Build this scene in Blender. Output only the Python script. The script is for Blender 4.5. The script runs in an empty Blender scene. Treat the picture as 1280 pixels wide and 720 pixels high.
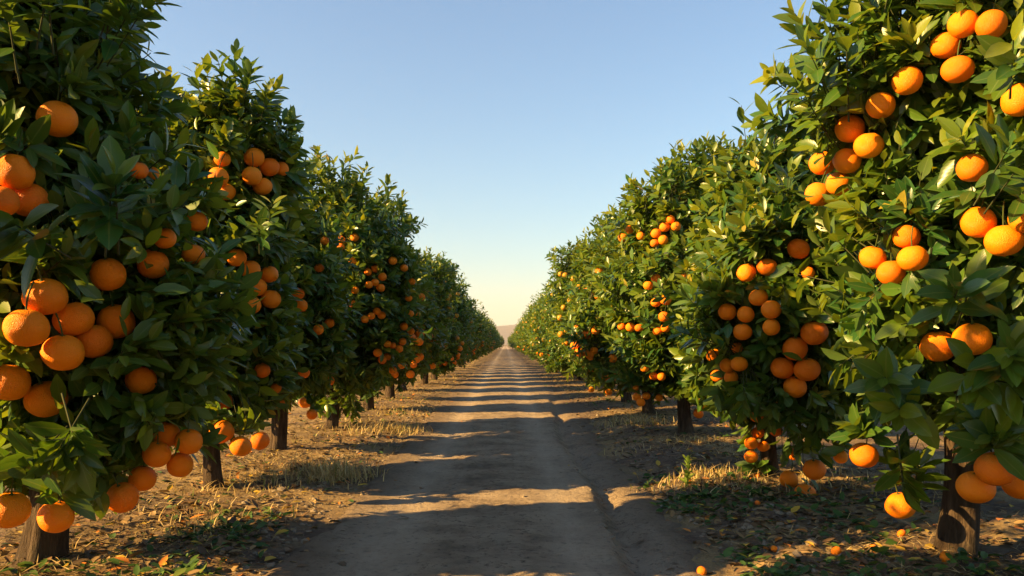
import bpy, math, random
import numpy as np

# ------------------------------------------------------------------ basics
SC = bpy.context.scene
COL = SC.collection
R = math.radians
PI = math.pi
SUN_EL, SUN_AZ = 25.0, 17.0          # sun stands on the left, slightly behind the viewer
CAM_Z, F = 1.0, 1000.0              # eye height, focal length in photo pixels (1280 wide)
CU, CV = 632.0, 430.0               # vanishing point of the track


def ray(u, v):
    return np.array([(u - CU) / F, 1.0, (CV - v) / F])


def at(u, v, y):
    return np.array([0, 0, CAM_Z]) + ray(u, v) * y


def norm(a):
    return a / np.maximum(np.linalg.norm(a, axis=-1, keepdims=True), 1e-9)


# ------------------------------------------------------------------ value noise (numpy)
def _hash(ix, iy, iz, seed):
    h = (ix.astype(np.int64) * 374761393 + iy.astype(np.int64) * 668265263 + iz.astype(np.int64) * 2147483647 + seed * 974711) & 0x7FFFFFFF
    h = ((h ^ (h >> 13)) * 1274126177) & 0x7FFFFFFF
    h = h ^ (h >> 16)
    return (h % 100003) / 100003.0 * 2 - 1


def noise3(x, y, z, seed=0):
    x, y, z = np.broadcast_arrays(np.asarray(x, float), np.asarray(y, float), np.asarray(z, float))
    ix, iy, iz = np.floor(x), np.floor(y), np.floor(z)
    fx, fy, fz = x - ix, y - iy, z - iz
    sx, sy, sz = [f * f * (3 - 2 * f) for f in (fx, fy, fz)]
    out = 0
    for a in (0, 1):
        for b in (0, 1):
            for c in (0, 1):
                w = (sx if a else 1 - sx) * (sy if b else 1 - sy) * (sz if c else 1 - sz)
                out = out + w * _hash(ix + a, iy + b, iz + c, seed)
    return out


def fbm(x, y, z=0.0, seed=0, octv=4):
    s, a, t = 0, 0.5, 1.0
    for o in range(octv):
        s = s + a * noise3(np.asarray(x) * t, np.asarray(y) * t, np.asarray(z) * t, seed + o * 17)
        a *= 0.5
        t *= 2.03
    return s


def sst(a, b, x):
    t = np.clip((x - a) / (b - a), 0, 1)
    return t * t * (3 - 2 * t)


# ------------------------------------------------------------------ objects
def link(o, parent=None):
    COL.objects.link(o)
    if parent is not None:
        o.parent = parent
    return o


def tag(o, label=None, cat=None, group=None, kind=None):
    if label:
        o['label'] = label
    if cat:
        o['category'] = cat
    if group:
        o['group'] = group
    if kind:
        o['kind'] = kind
    return o


def empty(name, loc, label, cat, group=None):
    o = bpy.data.objects.new(name, None)
    o.empty_display_size = 0.1
    link(o)
    o.location = loc
    return tag(o, label, cat, group)


def mesh_np(name, V, faces, mats, mat_idx=None, col=None, uv=None, smooth=True):
    """V (n,3); faces: list of int arrays (m,3) or (m,4)."""
    me = bpy.data.meshes.new(name)
    V = np.asarray(V, np.float32)
    me.vertices.add(len(V))
    me.vertices.foreach_set('co', V.ravel())
    loops = np.concatenate([np.asarray(f, np.int32).ravel() for f in faces])
    sizes = np.concatenate([np.full(len(f), f.shape[1], np.int32) for f in faces])
    starts = np.concatenate([[0], np.cumsum(sizes)[:-1]]).astype(np.int32)
    me.loops.add(len(loops))
    me.loops.foreach_set('vertex_index', loops)
    me.polygons.add(len(sizes))
    me.polygons.foreach_set('loop_start', starts)
    try:
        me.polygons.foreach_set('loop_total', sizes)
    except Exception:
        pass
    if mat_idx is not None:
        me.polygons.foreach_set('material_index', np.asarray(mat_idx, np.int32))
    me.polygons.foreach_set('use_smooth', np.full(len(sizes), smooth))
    if uv is not None:
        l = me.uv_layers.new(name='UVMap')
        l.data.foreach_set('uv', np.asarray(uv, np.float32)[loops].ravel())
    if col is not None:
        a = me.color_attributes.new('col', 'FLOAT_COLOR', 'POINT')
        c = np.ones((len(V), 4), np.float32)
        c[:, :3] = col
        a.data.foreach_set('color', c.ravel())
    for m in (mats if isinstance(mats, (list, tuple)) else [mats]):
        me.materials.append(m)
    me.update(calc_edges=True)
    me.validate()
    return me


def obj(name, me, parent=None, loc=(0, 0, 0)):
    o = bpy.data.objects.new(name, me)
    link(o, parent)
    o.location = loc
    return o


# ------------------------------------------------------------------ materials
def mat(name):
    m = bpy.data.materials.new(name)
    m.use_nodes = True
    nt = m.node_tree
    nt.nodes.clear()
    out = nt.nodes.new('ShaderNodeOutputMaterial')
    return m, nt, out


class NT:
    def __init__(s, nt):
        s.nt = nt

    def n(s, t, **kw):
        x = s.nt.nodes.new('ShaderNode' + t)
        ins = kw.pop('ins', {})
        for k, v in kw.items():
            setattr(x, k, v)
        for k, v in ins.items():
            if isinstance(v, bpy.types.NodeSocket):
                s.nt.links.new(v, x.inputs[k])
            else:
                x.inputs[k].default_value = v
        return x

    def l(s, a, b):
        s.nt.links.new(a, b)

    def noise(s, vec, scale, detail=5, rough=0.6):
        return s.n('TexNoise', ins={'Vector': vec, 'Scale': scale, 'Detail': detail, 'Roughness': rough}).outputs['Fac']

    def ramp(s, fac, stops):
        r = s.n('ValToRGB', ins={'Fac': fac})
        e = r.color_ramp.elements
        while len(e) > 1:
            e.remove(e[-1])
        for i, (p, c) in enumerate(stops):
            q = e[0] if i == 0 else e.new(p)
            q.position = p
            q.color = (*c, 1) if len(c) == 3 else c
        return r.outputs['Color']

    def mix(s, fac, a, b, mode='MIX'):
        m = s.n('Mix', data_type='RGBA', blend_type=mode)
        for k, v in ((0, fac), (6, a), (7, b)):
            if isinstance(v, bpy.types.NodeSocket):
                s.nt.links.new(v, m.inputs[k])
            else:
                m.inputs[k].default_value = v if k == 0 else (*v, 1)
        return m.outputs[2]

    def math(s, op, a, b=0.0, clamp=False):
        m = s.n('Math', operation=op, use_clamp=clamp)
        for k, v in ((0, a), (1, b)):
            if isinstance(v, bpy.types.NodeSocket):
                s.nt.links.new(v, m.inputs[k])
            else:
                m.inputs[k].default_value = v
        return m.outputs[0]


def leaf_material():
    m, nt, out = mat('citrus_leaf')
    N = NT(nt)
    c = N.n('Attribute', attribute_name='col').outputs['Color']
    uv = N.n('UVMap', uv_map='UVMap').outputs['UV']
    sp = N.n('SeparateXYZ', ins={0: uv})
    w = N.math('ABSOLUTE', N.math('SUBTRACT', sp.outputs['Y'], 0.5))        # 0 at the midrib, .5 at the margin
    rib = N.math('SUBTRACT', 1.0, N.math('MULTIPLY', w, 18.0), True)
    # side veins
    vv = N.math('SINE', N.math('MULTIPLY', N.math('ADD', sp.outputs['X'], N.math('MULTIPLY', w, -0.5)), 60.0))
    c2 = N.mix(N.math('MULTIPLY', rib, 0.55), c, (0.16, 0.21, 0.06))
    geo = N.n('NewGeometry')
    back = N.mix(0.35, c2, (0.09, 0.14, 0.045))
    c3 = N.mix(geo.outputs['Backfacing'], c2, back)
    spots = N.noise(N.n('TexCoord').outputs['Object'], 45.0, 3)
    c3 = N.mix(N.math('MULTIPLY', N.math('SUBTRACT', spots, 0.45, True), 1.6, True), c3, N.mix(0.5, c3, (0.09, 0.10, 0.02)))
    bump = N.n('Bump', ins={'Height': N.math('MULTIPLY', vv, 0.2), 'Strength': 0.12, 'Distance': 0.002})
    rough = N.math('ADD', 0.31, N.math('MULTIPLY', geo.outputs['Backfacing'], 0.25))
    p = N.n('BsdfPrincipled', ins={'Base Color': c3, 'Roughness': rough, 'Normal': bump.outputs[0], 'Specular IOR Level': 0.42})
    tc = N.mix(1.0, c3, (2.6, 2.1, 0.55), 'MULTIPLY')
    t = N.n('BsdfTranslucent', ins={'Color': tc})
    mx = N.n('MixShader', ins={0: 0.30, 1: p.outputs[0], 2: t.outputs[0]})
    N.l(mx.outputs[0], out.inputs[0])
    return m


def attr_material(name, rough=0.85, transl=0.0, spec=0.2):
    m, nt, out = mat(name)
    N = NT(nt)
    c = N.n('Attribute', attribute_name='col').outputs['Color']
    p = N.n('BsdfPrincipled', ins={'Base Color': c, 'Roughness': rough, 'Specular IOR Level': spec})
    if transl:
        t = N.n('BsdfTranslucent', ins={'Color': c})
        mx = N.n('MixShader', ins={0: transl, 1: p.outputs[0], 2: t.outputs[0]})
        N.l(mx.outputs[0], out.inputs[0])
    else:
        N.l(p.outputs[0], out.inputs[0])
    return m


def bark_material():
    m, nt, out = mat('bark')
    N = NT(nt)
    co = N.n('TexCoord').outputs['Object']
    st = N.n('Mapping', ins={'Vector': co, 'Scale': (1, 1, 0.16)}).outputs[0]
    a = N.noise(st, 38.0, 7, 0.65)
    b = N.noise(co, 6.0, 4)
    c = N.ramp(a, [(0.28, (0.018, 0.012, 0.008)), (0.5, (0.060, 0.040, 0.026)), (0.72, (0.13, 0.090, 0.060))])
    c = N.mix(N.math('MULTIPLY', N.math('SUBTRACT', b, 0.5, True), 2.0, True), c, (0.085, 0.075, 0.05))
    bump = N.n('Bump', ins={'Height': a, 'Strength': 1.0, 'Distance': 0.035})
    p = N.n('BsdfPrincipled', ins={'Base Color': c, 'Roughness': 0.9, 'Normal': bump.outputs[0], 'Specular IOR Level': 0.15})
    N.l(p.outputs[0], out.inputs[0])
    return m


def peel_material(name, c0, c1):
    m, nt, out = mat(name)
    N = NT(nt)
    co = N.n('TexCoord').outputs['Object']
    inf = N.n('ObjectInfo').outputs['Random']
    big = N.noise(co, 1.6, 3)
    c = N.mix(N.math('ADD', N.math('MULTIPLY', big, 0.6), N.math('MULTIPLY', inf, 0.45), True), c0, c1)
    sp = N.n('SeparateXYZ', ins={0: co})
    # a greener blush round the stalk on some fruit, tan rind scars on a few
    gr = N.math('MULTIPLY', N.math('MULTIPLY', N.math('SUBTRACT', N.math('ADD', sp.outputs['Z'], N.math('MULTIPLY', big, 0.5)), 0.85, True), 1.6, True), N.math('MULTIPLY', N.math('SUBTRACT', inf, 0.45, True), 1.8))
    c = N.mix(gr, c, (0.42, 0.30, 0.02))
    c = N.mix(N.math('GREATER_THAN', inf, 0.72), c, N.mix(1.0, c, (0.90, 0.72, 0.8), 'MULTIPLY'))
    sc_n = N.noise(N.n('Mapping', ins={'Vector': co, 'Scale': (1, 1, .45)}).outputs[0], 3.2, 6, 0.75)
    c = N.mix(N.math('MULTIPLY', N.math('MULTIPLY', N.math('SUBTRACT', sc_n, 0.63, True), 8.0, True), 0.55), c, (0.36, 0.17, 0.05))
    vor = N.n('TexVoronoi', feature='SMOOTH_F1', ins={'Vector': co, 'Scale': 26.0}).outputs['Distance']
    c = N.mix(N.math('MULTIPLY', N.math('SUBTRACT', N.noise(co, 9.0, 6, 0.7), 0.62, True), 1.8, True), c, (0.42, 0.17, 0.025))
    bump = N.n('Bump', ins={'Height': vor, 'Strength': 0.4, 'Distance': 0.015})
    p = N.n('BsdfPrincipled', ins={'Base Color': c, 'Roughness': 0.46, 'Normal': bump.outputs[0], 'Specular IOR Level': 0.25,
                                   'Subsurface Weight': 0.12, 'Subsurface Scale': 0.01})
    p.inputs['Subsurface Radius'].default_value = (1.0, 0.35, 0.08)
    N.l(p.outputs[0], out.inputs[0])
    return m


def plain(name, c, rough=0.8, nscale=30.0, amt=0.4):
    m, nt, out = mat(name)
    N = NT(nt)
    co = N.n('TexCoord').outputs['Object']
    a = N.noise(co, nscale, 5)
    cc = N.mix(a, tuple(x * (1 - amt) for x in c), tuple(x * (1 + amt) for x in c))
    p = N.n('BsdfPrincipled', ins={'Base Color': cc, 'Roughness': rough, 'Specular IOR Level': 0.2})
    N.l(p.outputs[0], out.inputs[0])
    return m


def ground_material():
    m, nt, out = mat('orchard_soil')
    N = NT(nt)
    co = N.n('TexCoord').outputs['Object']
    n1 = N.noise(co, 1.1, 6, 0.6)
    n2 = N.noise(co, 14.0, 6, 0.7)
    n3 = N.noise(co, 70.0, 4, 0.7)
    c = N.ramp(n2, [(0.25, (0.060, 0.042, 0.030)), (0.5, (0.125, 0.088, 0.060)), (0.75, (0.22, 0.160, 0.105))])
    straw = N.ramp(n3, [(0.3, (0.17, 0.115, 0.055)), (0.7, (0.46, 0.33, 0.15))])
    f = N.math('MULTIPLY', N.math('SUBTRACT', n1, 0.42, True), 6.0, True)
    c = N.mix(N.math('MULTIPLY', f, 0.75), c, straw)
    h = N.math('ADD', N.math('MULTIPLY', n2, 0.6), N.math('MULTIPLY', n3, 0.35))
    bump = N.n('Bump', ins={'Height': h, 'Strength': 0.9, 'Distance': 0.03})
    p = N.n('BsdfPrincipled', ins={'Base Color': c, 'Roughness': 0.95, 'Normal': bump.outputs[0], 'Specular IOR Level': 0.1})
    N.l(p.outputs[0], out.inputs[0])
    return m


def track_material():
    m, nt, out = mat('packed_dirt')
    N = NT(nt)
    co = N.n('TexCoord').outputs['Object']
    lng = N.n('Mapping', ins={'Vector': co, 'Scale': (2.4, 0.35, 1)}).outputs[0]
    n0 = N.noise(lng, 1.2, 5, 0.6)
    n1 = N.noise(co, 3.0, 6, 0.65)
    n2 = N.noise(co, 26.0, 6, 0.75)
    n3 = N.noise(co, 120.0, 3, 0.7)
    c = N.ramp(n1, [(0.30, (0.150, 0.110, 0.074)), (0.5, (0.30, 0.225, 0.148)), (0.70, (0.42, 0.325, 0.215))])
    c = N.mix(N.math('MULTIPLY', N.math('SUBTRACT', n0, 0.52, True), 4.0, True), c, (0.38, 0.30, 0.21))
    c = N.mix(N.math('MULTIPLY', N.math('SUBTRACT', 0.46, n2, True), 9.0, True), c, (0.115, 0.085, 0.060))
    c = N.mix(N.math('MULTIPLY', N.math('SUBTRACT', n3, 0.6, True), 2.5, True), c, (0.40, 0.32, 0.225))
    # paler compacted wheel lines and a browner crown between them
    sx = N.n('SeparateXYZ', ins={0: co}).outputs['X']
    wob = N.math('MULTIPLY', N.math('SUBTRACT', N.noise(lng, 1.7, 3), 0.5), 0.35)
    xx = N.math('ADD', sx, wob)
    for cx in (-0.60, 0.36):
        d = N.math('ABSOLUTE', N.math('SUBTRACT', xx, cx))
        k = N.math('MULTIPLY', N.math('SUBTRACT', 1.0, N.math('MULTIPLY', d, 4.5), True), N.math('ADD', 0.25, n2))
        c = N.mix(N.math('MULTIPLY', k, 0.75, True), c, (0.50, 0.40, 0.285))
    crk = N.n('TexVoronoi', feature='DISTANCE_TO_EDGE', ins={'Vector': N.mix(0.12, co, N.n('TexNoise', ins={'Vector': co, 'Scale': 4.0}).outputs['Color']), 'Scale': 7.0}).outputs['Distance']
    ck = N.math('MULTIPLY', N.math('SUBTRACT', 1.0, N.math('MULTIPLY', crk, 55.0), True), N.math('MULTIPLY', N.math('SUBTRACT', n1, 0.5, True), 5.0, True))
    c = N.mix(N.math('MULTIPLY', ck, 0.6), c, (0.10, 0.075, 0.052))
    # the edges are loose brown soil kicked over the packed dirt
    ed = N.math('SUBTRACT', N.math('ADD', N.math('ABSOLUTE', sx), N.math('MULTIPLY', N.math('SUBTRACT', n1, 0.5), 1.1)), 0.74, True)
    ed = N.math('MULTIPLY', N.math('MULTIPLY', ed, 3.2, True), N.math('ADD', 0.35, n2), True)
    c = N.mix(ed, c, (0.150, 0.105, 0.068))
    # dark damp scuffs
    sc = N.math('MULTIPLY', N.math('SUBTRACT', N.noise(N.n('Mapping', ins={'Vector': co, 'Location': (3.1, 1.7, 0), 'Scale': (1.6, 0.9, 1)}).outputs[0], 1.3, 7, 0.72), 0.60, True), 7.0, True)
    c = N.mix(N.math('MULTIPLY', sc, 0.75), c, (0.085, 0.066, 0.052))
    h = N.math('ADD', N.math('MULTIPLY', n2, 0.5), N.math('ADD', N.math('MULTIPLY', n1, 0.8), N.math('MULTIPLY', n3, 0.16)))
    bump = N.n('Bump', ins={'Height': h, 'Strength': 1.0, 'Distance': 0.055})
    p = N.n('BsdfPrincipled', ins={'Base Color': c, 'Roughness': 0.95, 'Normal': bump.outputs[0], 'Specular IOR Level': 0.12})
    N.l(p.outputs[0], out.inputs[0])
    return m


M_LEAF = leaf_material()
M_TWIG = plain('twig', (0.05, 0.058, 0.022), 0.8, 20)
M_BARK = bark_material()
M_PEEL = peel_material('orange_peel', (0.94, 0.20, 0.002), (0.97, 0.285, 0.003))
M_PEEL2 = peel_material('fallen_peel', (0.60, 0.15, 0.01), (0.70, 0.22, 0.02))
M_STALK = plain('stalk', (0.06, 0.085, 0.02), 0.7, 30)
M_SOIL = ground_material()
M_TRACK = track_material()
M_DRY = attr_material('dry_grass', 0.8, 0.25)
M_LITTER = attr_material('leaf_litter', 0.7, 0.1, 0.25)
M_WEED = attr_material('weed_leaf', 0.55, 0.3, 0.35)
M_STONE = plain('clod', (0.21, 0.165, 0.115), 0.95, 25)

# ------------------------------------------------------------------ terrain
def rut_x(y):
    return 0.60 + 0.02 * np.sin(y * 1.3) + 0.035 * np.maximum(y - 9.0, 0) ** 1.15


def H(x, y):
    x, y = np.broadcast_arrays(np.asarray(x, float), np.asarray(y, float))
    near = np.clip(1 - (y - 9.0) / 9.0, 0, 1)
    rx = rut_x(y)
    on = sst(-1.35, -1.05, x) * (1 - sst(1.05, 1.4, x))
    fade = np.exp(-np.maximum(y, 0) / 160.0)
    h = 0.02 * (1 - on)
    h = h + (1 - on) * (0.035 * fbm(x * 1.7, y * 1.7, 0, 3) + 0.02 * fbm(x * 7, y * 7, 0, 5, 3)) * fade
    h = h + on * (0.012 * fbm(x * 1.3, y * 0.8, 0, 9, 3) + 0.010 * fbm(x * 7, y * 9, 0, 11, 4)) * fade
    h = h + (0.004 + 0.010 * (1 - on)) * fbm(x * 17, y * 17, 0, 15, 3) * np.clip(1 - (y - 8) / 10, 0, 1)
    # two shallow wheel tracks
    h = h - on * 0.014 * (np.exp(-((x + 0.62) / 0.22) ** 2) + np.exp(-((x - 0.42) / 0.2) ** 2))
    # the eroded rut along the right side of the track, with a bank behind
    wob = 0.05 * fbm(y * 2.1, 0.3, 0, 21, 4) + 0.02 * fbm(x * 9, y * 9, 0, 23, 3)
    d = x - (rx + wob)
    h = h - near * (0.055 + 0.05 * fbm(y * 1.1, 2.2, 0, 25, 4)) * np.where(d < 0, np.exp(-(d / 0.03) ** 2), np.exp(-(d / 0.13) ** 2))
    h = h - near * 0.035 * sst(0.0, 0.05, d) * (1 - sst(0.35, 0.9, d))
    h = h + near * (0.012 + 0.03 * fbm(x * 5, y * 5, 0, 27, 3)) * sst(0.3, 0.8, d)
    # berm under each tree row
    h = h + 0.01 * (np.exp(-((x + 2.05) / 0.5) ** 2) + np.exp(-((x - 2.05) / 0.5) ** 2))
    return h


def grid(xs, ys, zf):
    X, Y = np.meshgrid(xs, ys)
    Z = zf(X, Y)
    V = np.stack([X, Y, Z], -1).reshape(-1, 3)
    nx, ny = len(xs), len(ys)
    i = (np.arange(ny - 1)[:, None] * nx + np.arange(nx - 1)[None, :]).ravel()
    return V, np.stack([i, i + 1, i + 1 + nx, i + nx], -1)


def spread(a, b, step0, growth):
    out, s = [a], step0
    while out[-1] < b:
        out.append(out[-1] + s)
        s *= growth
    return out


xs_r = spread(0, 3.2, 0.035, 1.0)
xs_r = xs_r + spread(xs_r[-1], 3000, 0.06, 1.12)[1:]
xs = np.array([-a for a in xs_r[::-1]][:-1] + xs_r)
ys = np.array(sorted([-a for a in spread(0.3, 60, 0.3, 1.3)] + spread(0, 9.5, 0.05, 1.0) + spread(9.6, 3200, 0.06, 1.022)))
V, Q = grid(xs, ys, H)
g = obj('ground', mesh_np('ground', V, [Q], M_SOIL))
tag(g, 'brown orchard soil with straw spreading under the tree rows', None, None, 'structure')


def road_z(x, y):
    el = -1.12 + 0.12 * np.clip(1 - (y - 7.0) / 8.0, 0, 1) + 0.10 * fbm(y * 0.9, 1.0, 0, 31, 4) + 0.05 * fbm(y * 5.0, 1.0, 0, 33, 3)
    er = 1.20 - 0.28 * np.clip(1 - (y - 7.0) / 5.0, 0, 1) + 0.12 * fbm(y * 0.8, 4.0, 0, 35, 4) + 0.06 * fbm(y * 5.0, 9.0, 0, 37, 3)
    e = np.minimum(x - el, er - x)
    e = e + 0.06 * fbm(x * 9, y * 9, 0, 41, 3)
    return H(x, y) + np.where(e > 0, 0.006, 0.0) + np.clip(e, -0.3, 0.03) * 0.25


rx_ = np.arange(-1.5, 1.62, 0.03)
ry_ = np.array(spread(-8, 1.5, 0.2, 1.0) + spread(1.6, 9.5, 0.04, 1.0) + spread(9.55, 330, 0.05, 1.022))
V, Q = grid(rx_, ry_, road_z)
rd = obj('dirt_track', mesh_np('dirt_track', V, [Q], M_TRACK))
tag(rd, 'pale packed dirt track running straight between the two tree rows', None, None, 'structure')

# ------------------------------------------------------------------ leaves
def leaf_template(kind):
    if kind == 'H':
        ts, ws = [0.0, 0.10, 0.30, 0.58, 0.84, 1.0], [0.05, 0.42, 0.92, 1.0, 0.55, 0.0]
    elif kind == 'M':
        ts, ws = [0.0, 0.30, 0.70, 1.0], [0.0, 0.95, 0.85, 0.0]
    else:
        return (np.array([0, 0.45, 0.45, 1.0]), np.array([0, -1, 1, 0.0]), np.array([0, 1, 1, 0.0]), [np.array([[0, 2, 3], [0, 3, 1]])])
    T, W, A = [ts[0]], [0.0], [0.0]
    for t, w in zip(ts[1:-1], ws[1:-1]):
        T += [t, t, t]
        W += [-w, 0, w]
        A += [1, 0, 1]
    T.append(1.0); W.append(0.0); A.append(0)
    n = len(ts) - 2
    tri = [[0, 2, 1], [0, 3, 2]]
    quad = []
    for k in range(n - 1):
        b = 1 + 3 * k
        quad += [[b, b + 1, b + 4, b + 3], [b + 1, b + 2, b + 5, b + 4]]
    b = 1 + 3 * (n - 1)
    e = b + 3
    tri += [[b, b + 1, e], [b + 1, b + 2, e]]
    return np.array(T), np.array(W), np.array(A), [np.array(tri), np.array(quad)]


TPL = {k: leaf_template(k) for k in 'HML'}


def leaves_mesh(o, d, n, ln, wd, curl, fold, col, kind):
    """Arrays of N leaves -> verts, faces, colours, uv"""
    T, W, A, faces = TPL[kind]
    n = norm(n - d * np.sum(n * d, -1, keepdims=True))
    s = np.cross(d, n)
    L = ln[:, None, None]
    P = o[:, None, :] + d[:, None, :] * (T[None, :, None] * L)
    P = P + s[:, None, :] * (W[None, :, None] * (wd * ln)[:, None, None] * 0.5)
    P = P + n[:, None, :] * ((A * np.abs(W))[None, :, None] * (fold * wd * ln)[:, None, None] * 0.5 - (T ** 2)[None, :, None] * (curl * ln)[:, None, None])
    k = len(T)
    N = len(o)
    base = (np.arange(N) * k)
    F_ = [(f[None, :, :] + base[:, None, None]).reshape(-1, f.shape[1]) for f in faces]
    C = np.repeat(col, k, 0)
    UV = np.stack([np.tile(T, N), np.tile(0.5 + 0.5 * W / np.where(np.abs(W) > 0, np.abs(W), 1) * (np.abs(W) > 0), N)], -1)
    return P.reshape(-1, 3), F_, C, UV


def tubes(P0, P1, r0, r1, seg=4):
    """N straight tapered twigs, vectorised"""
    d = norm(P1 - P0)
    h = np.where(np.abs(d[:, 2:3]) < 0.9, np.array([[0, 0, 1.0]]), np.array([[1.0, 0, 0]]))
    a = norm(np.cross(d, h))
    b = np.cross(d, a)
    ang = np.arange(seg) / seg * 2 * PI
    c, s = np.cos(ang)[None, :, None], np.sin(ang)[None, :, None]
    ring = a[:, None, :] * c + b[:, None, :] * s
    V = np.concatenate([P0[:, None, :] + ring * r0, P1[:, None, :] + ring * r1], 1)
    N = len(P0)
    i = np.arange(seg)
    j = (i + 1) % seg
    q = np.stack([i, j, j + seg, i + seg], -1)
    Fq = (q[None] + (np.arange(N) * 2 * seg)[:, None, None]).reshape(-1, 4)
    return V.reshape(-1, 3), Fq


MATURE = np.array([0.026, 0.090, 0.020])
MID = np.array([0.092, 0.154, 0.009])
YOUNG = np.array([0.20, 0.22, 0.012])


def crown_field(p, lobes):
    """normalised distance to the nearest lobe: < 1 inside"""
    p = np.asarray(p, float)
    best = np.full(p.shape[:-1], 9.0)
    for c in lobes:
        q = (p - np.array(c[:3])) / np.array(c[3:])
        best = np.minimum(best, np.linalg.norm(q, axis=-1))
    return best


def make_crown(name, lobes, nshoot, kind, leaf_len, seed, clear=(), sprigs=(), per=(8, 14), twigs=True, sprout=0.05, lumpy=1.0, bough=11):
    """Leafy shoots through an uneven volume. lobes in the tree's own space."""
    rg = np.random.default_rng(seed)
    L = np.array(lobes, float)
    # the outline is broken into boughs: many small leafy clumps standing on a smaller core
    core = L.copy()
    core[:, 3:] *= 0.86
    ns = int(len(L) * bough)
    kk = rg.choice(len(L), ns, p=(L[:, 3] * L[:, 5]) / (L[:, 3] * L[:, 5]).sum())
    uu = norm(rg.normal(size=(ns, 3)))
    cc = L[kk, :3] + L[kk, 3:] * uu * rg.uniform(0.74, 0.92, (ns, 1))
    okb = crown_field(cc, [tuple(c) for c in L]) > 0.66
    rr = rg.uniform(0.17, 0.31, (ns, 1)) * np.array([[1, 1, 1.1]])
    L = np.concatenate([core, np.concatenate([cc, rr], 1)[okb]])
    area = (L[:, 3] * L[:, 4] + L[:, 4] * L[:, 5] + L[:, 3] * L[:, 5])
    k = rg.choice(len(L), nshoot * 2, p=area / area.sum())
    u = norm(rg.normal(size=(len(k), 3)))
    outer = rg.random(len(k)) < 0.80
    s = np.where(outer, 0.99 - np.abs(rg.normal(0, 0.085, len(k))), rg.uniform(0.45, 0.88, len(k)))
    lump = 1 + lumpy * 0.20 * noise3(u[:, 0] * 2.6 + k * 7.1, u[:, 1] * 2.6, u[:, 2] * 2.6, seed) + lumpy * 0.10 * noise3(u[:, 0] * 6 + k * 3.3, u[:, 1] * 6, u[:, 2] * 6, seed + 5)
    p = L[k, :3] + L[k, 3:] * u * (s * lump)[:, None]
    inside = np.zeros(len(k), bool)
    for i, c in enumerate(L):
        q = np.linalg.norm((p - c[:3]) / c[3:], axis=-1)
        inside |= (q < 0.72) & (k != i) & outer
    # thin patches where the crown opens
    hole = noise3(p[:, 0] * 2.3, p[:, 1] * 2.3, p[:, 2] * 2.3, seed + 9) < -0.52
    keep = ~inside & ~(hole & (rg.random(len(k)) < 0.7))
    p, u, k = p[keep][:nshoot], u[keep][:nshoot], k[keep][:nshoot]
    n = norm(u / L[k, 3:])
    up = np.array([0, 0, 1.0])
    low = n[:, 2] < -0.25
    a = np.where(low[:, None], n * 0.85 - up * 0.25, n * 0.75 + up * 0.55) + rg.normal(0, 0.30, n.shape)
    a = norm(a)
    ln = rg.uniform(0.15, 0.30, len(p)) * (leaf_len / 0.13)
    ln[low] *= 0.65
    sp = (n[:, 2] > 0.35) & (rg.random(len(p)) < sprout)
    a[sp] = norm(up + rg.normal(0, 0.22, (sp.sum(), 3)) + 0.25 * n[sp])
    ln[sp] *= rg.uniform(1.5, 2.3, sp.sum())
    big = np.ones(len(p))
    if len(sprigs):
        S = np.array(sprigs, float)
        p = np.concatenate([p, S[:, :3]])
        a = np.concatenate([a, norm(S[:, 3:6])])
        ln = np.concatenate([ln, S[:, 6]])
        big = np.concatenate([np.ones(len(p) - len(S)), S[:, 7]])
        sp = np.concatenate([sp, np.ones(len(S), bool)])
    cnt = rg.integers(per[0], per[1] + 1, len(p)) + np.where(sp, 5, 0)
    shoot_tone = rg.normal(0, 1, len(p))
    rough_tone = noise3(p[:, 0] * 2.2, p[:, 1] * 2.2, p[:, 2] * 2.2, seed + 3)
    idx = np.repeat(np.arange(len(p)), cnt)
    first = np.concatenate([[0], np.cumsum(cnt)[:-1]])
    j = np.arange(len(idx)) - first[idx]
    t = (j + rg.random(len(idx)) * 0.6) / cnt[idx]
    ax = a[idx]
    h = np.where(np.abs(ax[:, 2:3]) < 0.9, np.array([[0, 0, 1.0]]), np.array([[1.0, 0, 0]]))
    e1 = norm(np.cross(ax, h))
    e2 = np.cross(ax, e1)
    ph = j * 2.39996 + rg.random(len(p))[idx] * 6.28 + rg.normal(0, 0.25, len(idx))
    rad = e1 * np.cos(ph)[:, None] + e2 * np.sin(ph)[:, None]
    th = np.radians(78 - 50 * t + rg.normal(0, 11, len(idx)))
    d = ax * np.cos(th)[:, None] + rad * np.sin(th)[:, None]
    d[:, 2] -= rg.uniform(0.0, 0.28, len(idx))
    d = norm(d)
    nn = ax * np.sin(th)[:, None] - rad * np.cos(th)[:, None] + up * 0.35 + rg.normal(0, 0.22, d.shape)
    o = p[idx] + ax * (t * ln[idx])[:, None] + d * (0.08 * leaf_len)
    young = sst(0.60, 0.95, t) * np.where(n_top(p, L)[idx] > 0.45, 1.0, 0.45)
    ll = leaf_len * big[idx] * rg.uniform(0.72, 1.22, len(idx)) * (1 - 0.35 * sst(0.75, 1.0, t))
    wd = rg.uniform(0.33, 0.48, len(idx))
    tone = np.clip(0.45 + 0.22 * shoot_tone[idx] + 0.35 * rough_tone[idx] + rg.normal(0, 0.18, len(idx)), 0, 1)
    col = MATURE + (MID - MATURE) * tone[:, None]
    yy = np.clip(young * (0.62 + 0.40 * shoot_tone[idx]), 0, 0.9)
    col = col + (YOUNG - col) * yy[:, None]
    odd = rg.random(len(idx)) < 0.006
    col[odd] = np.array([0.30, 0.24, 0.03])
    col *= rg.uniform(0.8, 1.25, (len(idx), 1))
    mid = o + d * (ll * 0.55)[:, None]
    tip = o + d * ll[:, None]
    ok = np.ones(len(o), bool)
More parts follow.
